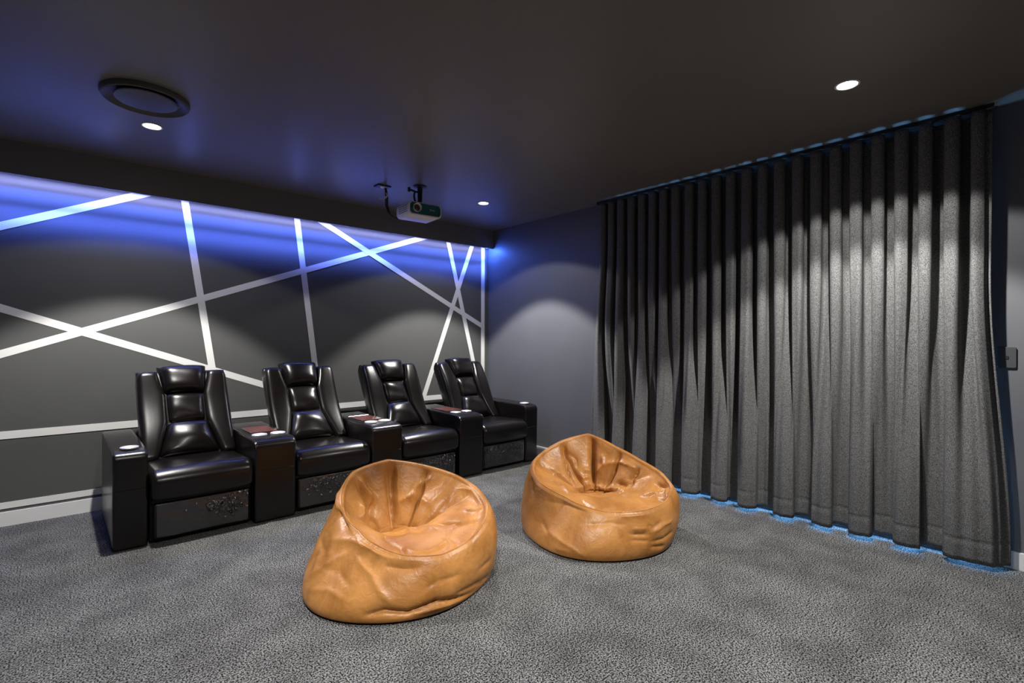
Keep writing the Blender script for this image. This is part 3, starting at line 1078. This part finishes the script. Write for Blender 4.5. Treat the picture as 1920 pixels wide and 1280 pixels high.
def bean_bag(name, cx, cy, Rb, rim, seams, foot, creases, label, seed):
    view, ang, G, nrmx, n_base, i_rim, i_in, NA, NR = bean_form(cx, cy, Rb, rim, seams, foot, seed)
    rg = np.random.RandomState(seed)
    rows = np.arange(NR)
    flat = G.reshape(-1, 3)
    D = np.zeros(NA * NR)
    rowid = np.tile(rows, NA)

    def at(a, r):
        i = ((a + 180) / 360 * NA) % NA
        i0 = int(i); fi = i - i0; j0 = min(int(r), NR - 2); fj = r - j0
        p = G[i0 % NA] * (1 - fi) + G[(i0 + 1) % NA] * fi
        return p[j0] * (1 - fj) + p[j0 + 1] * fj
    allc = list(creases)
    for k in range(26):                      # slack leather creases all round, also on the far side
        a0 = rg.uniform(-180, 180); r0 = rg.uniform(n_base + 6, i_rim - 8)
        if abs(a0) < 75:
            continue
        da = rg.uniform(6, 20); drr = rg.uniform(-9, 9)
        allc.append((rg.choice([-0.007, 0.006]), rg.uniform(0.010, 0.022), [(a0, r0), (a0 + da / 2, r0 + drr * 0.6), (a0 + da, min(max(r0 + drr, n_base + 4), i_rim - 4))]))
    for amp, wid, pts in allc:
        P = []
        for (a1, r1), (a2, r2) in zip(pts[:-1], pts[1:]):
            if a2 - a1 > 180:
                a2 -= 360
            if a1 - a2 > 180:
                a2 += 360
            for t in np.linspace(0, 1, 12, endpoint=False):
                P.append(at(a1 + (a2 - a1) * t, r1 + (r2 - r1) * t))
        P.append(at(*pts[-1]))
        P = np.array(P)
        t = np.linspace(0, 1, len(P))
        w8 = np.minimum(1, np.minimum(t, 1 - t) / 0.22) ** 0.7
        mr = np.mean([p[1] for p in pts])
        sel = np.where((rowid >= i_rim + 1) if mr > i_rim + 2 else (rowid <= i_in))[0]
        dd = np.linalg.norm(flat[sel][:, None] - P[None], axis=2)
        val = np.max(w8[None] * np.exp(-dd / (wid * 0.85)), axis=1)
        D[sel] += amp * (1.4 if mr > i_rim + 2 else 1.15) * np.where(val > 0.02, val, 0)
    keep = np.ones(NR); keep[:n_base + 2] = 0; keep[n_base + 2:n_base + 7] = np.linspace(0, 1, 5)
    keep[i_rim - 1:i_rim + 5] = 0.5
    G = G + nrmx * (D.reshape(NA, NR) * keep[None])[..., None]
    # cloth relaxation: a little surplus leather buckles around the stuffed form
    TT = G.reshape(-1, 3).copy()
    X = TT + nrmx.reshape(-1, 3) * (rg.randn(NA * NR) * 0.0012)[:, None]
    idx = np.arange(NA * NR).reshape(NA, NR)
    E = []

    def pairs(A, B, k, stiff):
        E.append((A.ravel(), B.ravel(), k, stiff))
    nx = np.roll(idx, -1, 0)
    EX = np.tile(np.where(rows >= i_in, 0.040, 0.014), (NA, 1))
    pairs(idx, nx, 1 + EX.ravel(), 1.0)
    pairs(idx[:, :-1], idx[:, 1:], 1 + 0.8 * EX[:, 1:].ravel(), 1.0)
    pairs(idx[:, :-1], nx[:, 1:], 1 + 0.9 * EX[:, 1:].ravel(), 0.6)
    pairs(nx[:, :-1], idx[:, 1:], 1 + 0.9 * EX[:, 1:].ravel(), 0.6)
    for kk, st in ((2, 0.35), (4, 0.15)):
        pairs(idx, np.roll(idx, -kk, 0), 1 + EX.ravel(), st)
        pairs(idx[:, :-kk], idx[:, kk:], 1 + 0.8 * EX[:, kk:].ravel(), st)
    L = [np.linalg.norm(TT[a] - TT[b], axis=1) * k for a, b, k, s_ in E]
    cnt = np.zeros(len(X))
    for a, b, k, s_ in E:
        np.add.at(cnt, a, 1); np.add.at(cnt, b, 1)
    hold = np.zeros(NR) + 0.06
    hold[:n_base + 1] = 1.0; hold[n_base + 1:n_base + 3] = 0.3
    hold[i_rim - 1:i_in + 1] = 0.08
    hold[-2:] = 0.1
    hold = np.tile(hold, NA)[:, None]
    NV = len(X)
    for it in range(110):
        X += hold * (TT - X)
        dx = np.zeros_like(X)
        for (a, b, k, s_), l0 in zip(E, L):
            d = X[b] - X[a]
            ln = np.maximum(np.linalg.norm(d, axis=1), 1e-6)
            c = d * ((ln - l0) / ln * 0.5 * s_)[:, None]
            for ax in range(3):
                dx[:, ax] += np.bincount(a, c[:, ax], NV) - np.bincount(b, c[:, ax], NV)
        X += dx * (1.6 / cnt)[:, None]
        X[:, 2] = np.maximum(X[:, 2], 0.004)
    va = math.radians(view)
    Wx = X[:, 0] * math.cos(va) - X[:, 1] * math.sin(va)
    Wy = X[:, 0] * math.sin(va) + X[:, 1] * math.cos(va)
    V = np.stack([Wx, Wy, X[:, 2]], 1)
    Fc = []
    for i in range(NA):
        i2 = (i + 1) % NA
        for j in range(NR - 1):
            Fc.append((i * NR + j, i2 * NR + j, i2 * NR + j + 1, i * NR + j + 1))
    V = list(map(tuple, V))
    V.append((float(np.mean([V[i * NR][0] for i in range(NA)])), float(np.mean([V[i * NR][1] for i in range(NA)])), 0.004))
    V.append(tuple(np.mean([V[i * NR + NR - 1] for i in range(NA)], axis=0)))
    for i in range(NA):
        i2 = (i + 1) % NA
        Fc.append((i2 * NR, i * NR, len(V) - 2))
        Fc.append((i * NR + NR - 1, i2 * NR + NR - 1, len(V) - 1))
    o = mesh_obj(name, V, Fc, M_tan)
    o.location = (cx, cy, 0)
    ss = o.modifiers.new('smooth_surface', 'SUBSURF')
    ss.levels = 1; ss.render_levels = 1
    tag(o, label, 'bean bag', 'tan bean bags')
    mb = MB(); mb.tube([V[i * NR + i_rim + 2] for i in range(NA)], 0.0026, 6, cyclic=True)
    mb.build('rim_piping', M_tan, o)
    return o


# CREASES
CREASES_FRONT = [(0.01, 0.02, [(-70, 19), (-57, 30), (-43, 39)]),
    (0.01, 0.018, [(-37, 40), (-17, 34), (-3, 20)]),
    (0.014, 0.035, [(-75, 36), (-47, 44), (-23, 48), (-3, 47)]),
    (-0.012, 0.02, [(-90, 31), (-63, 32)]),
    (-0.027, 0.013, [(-18, 13), (-7, 17), (5, 14), (20, 18), (52, 7)]),
    (-0.009, 0.02, [(12, 28), (23, 33), (38, 32)]),
    (-0.011, 0.016, [(32, 19), (50, 16), (73, 8)]),
    (-0.008, 0.014, [(50, 27), (67, 25)]),
    (0.007, 0.016, [(-63, 16), (-43, 22), (-25, 20)]),
    (-0.01, 0.022, [(-10, 41), (3, 42), (13, 43)]),
    (-0.034, 0.022, [(-87, 48), (-57, 48)]),
    (0.012, 0.02, [(-107, 48), (-107, 48), (-82, 48)]),
    (0.01, 0.012, [(5, 12), (20, 13), (45, 7)]),
    (-0.007, 0.02, [(-73, 26), (-42, 30), (-27, 26)]),
    (0.022, 0.022, [(-130, 57), (-133, 64), (-140, 71)]),
    (-0.034, 0.02, [(-140, 71), (-132, 75), (-97, 80)]),
    (0.018, 0.018, [(-113, 68), (-90, 73)]),
    (-0.022, 0.018, [(78, 80), (75, 70), (78, 57)]),
    (-0.022, 0.018, [(103, 85), (108, 76), (115, 67)]),
    (0.01, 0.014, [(117, 61), (107, 57), (88, 57)]),
    (0.014, 0.016, [(27, 66), (47, 68), (40, 58)]),
    (-0.018, 0.018, [(-30, 80), (3, 71), (7, 64)]),
    (0.012, 0.018, [(160, 73), (157, 66), (142, 59)]),
    (0.015, 0.018, [(93, 68), (88, 62), (88, 57)]),
    (0.016, 0.03, [(-2, 78), (68, 91), (67, 83), (57, 76)]),
    (-0.014, 0.016, [(35, 58), (53, 57), (72, 57)]),
    (-0.012, 0.014, [(-140, 58), (-142, 65), (-150, 69)]),
    (0.01, 0.014, [(-178, 74), (158, 70), (118, 73)]),
    (-0.03, 0.014, [(-175, 57), (-173, 69), (-172, 84)]),
    (0.01, 0.02, [(3, 72), (18, 66), (32, 67)])]
CREASES_BACK = [(-0.008, 0.02, [(-50, 41), (-28, 47), (-8, 48)]),
    (0.008, 0.018, [(-40, 24), (-18, 18), (-5, 10)]),
    (0.007, 0.016, [(-30, 13), (-17, 14)]),
    (-0.012, 0.02, [(-78, 48), (-65, 40)]),
    (-0.01, 0.006, [(42, 45), (38, 29), (37, 11)]),
    (-0.013, 0.014, [(22, 32), (37, 30)]),
    (0.008, 0.014, [(25, 36), (38, 35)]),
    (-0.01, 0.012, [(23, 27), (37, 24)]),
    (-0.01, 0.012, [(38, 23), (50, 22), (65, 24)]),
    (-0.01, 0.012, [(38, 18), (52, 14)]),
    (0.01, 0.014, [(40, 30), (53, 34), (65, 34)]),
    (-0.008, 0.014, [(40, 34), (52, 38)]),
    (0.008, 0.02, [(17, 48), (27, 48), (42, 48)]),
    (-0.006, 0.018, [(-13, 35), (10, 42), (22, 40)]),
    (-0.007, 0.016, [(-47, 28), (-38, 22)]),
    (-0.026, 0.013, [(-143, 57), (-138, 65), (-108, 81)]),
    (-0.038, 0.014, [(-175, 57), (-175, 68), (-173, 80)]),
    (-0.028, 0.014, [(123, 60), (117, 72), (97, 83)]),
    (-0.026, 0.018, [(90, 57), (97, 62), (68, 74)]),
    (-0.014, 0.016, [(-142, 62), (-150, 67), (-147, 72)]),
    (0.016, 0.016, [(-155, 73), (-172, 74)]),
    (0.018, 0.02, [(-180, 75), (168, 69), (172, 63)]),
    (0.013, 0.016, [(168, 69), (147, 63), (123, 62)]),
    (-0.024, 0.018, [(130, 78), (112, 79)]),
    (0.018, 0.018, [(-107, 62), (-100, 69), (-112, 70)]),
    (0.016, 0.02, [(-85, 67), (-70, 76), (-37, 70)]),
    (0.018, 0.024, [(-72, 83), (-157, 81), (157, 83), (123, 82)]),
    (0.018, 0.018, [(-153, 84), (177, 85), (23, 80)]),
    (0.012, 0.02, [(23, 80), (60, 81), (67, 74)]),
    (0.018, 0.02, [(72, 75), (87, 68), (90, 59), (77, 57)]),
    (-0.014, 0.014, [(77, 66), (73, 57)]),
    (-0.014, 0.016, [(-28, 72), (-3, 66), (20, 65)]),
    (-0.014, 0.016, [(25, 66), (57, 68), (72, 58)]),
    (0.012, 0.016, [(-143, 74), (-147, 77), (-170, 77)])]
# ENDCREASES
bean_bag('bean_bag', 1.358, 2.412, 0.490,
         [(-170, .36, .535), (158, .37, .50), (126, .42, .45), (105, .465, .405), (88, .49, .35), (72, .48, .31), (52, .45, .262), (27, .44, .245), (5, .38, .25), (-20, .31, .275), (-45, .27, .315), (-82, .29, .38), (-110, .32, .45), (-130, .34, .505)],
         [-168, -128, -85, 150, 105], (0.11, 0.185, -178), CREASES_FRONT,
         'slumped tan leather bean bag on the carpet nearest the viewer, in front of the recliners', 3)
bean_bag('bean_bag', 2.645, 2.105, 0.492,
         [(-171, .42, .56), (-140, .42, .515), (-105, .45, .425), (-65, .41, .345), (-35, .34, .29), (7, .40, .252), (42, .43, .25), (66, .455, .262), (88, .49, .31), (106, .45, .37), (128, .38, .425), (158, .36, .49)],
         [-174, -140, -105, 150, 112], (0.13, 0.19, -178), CREASES_BACK,
         'tan leather bean bag further back on the carpet, beside the dark curtain', 8)
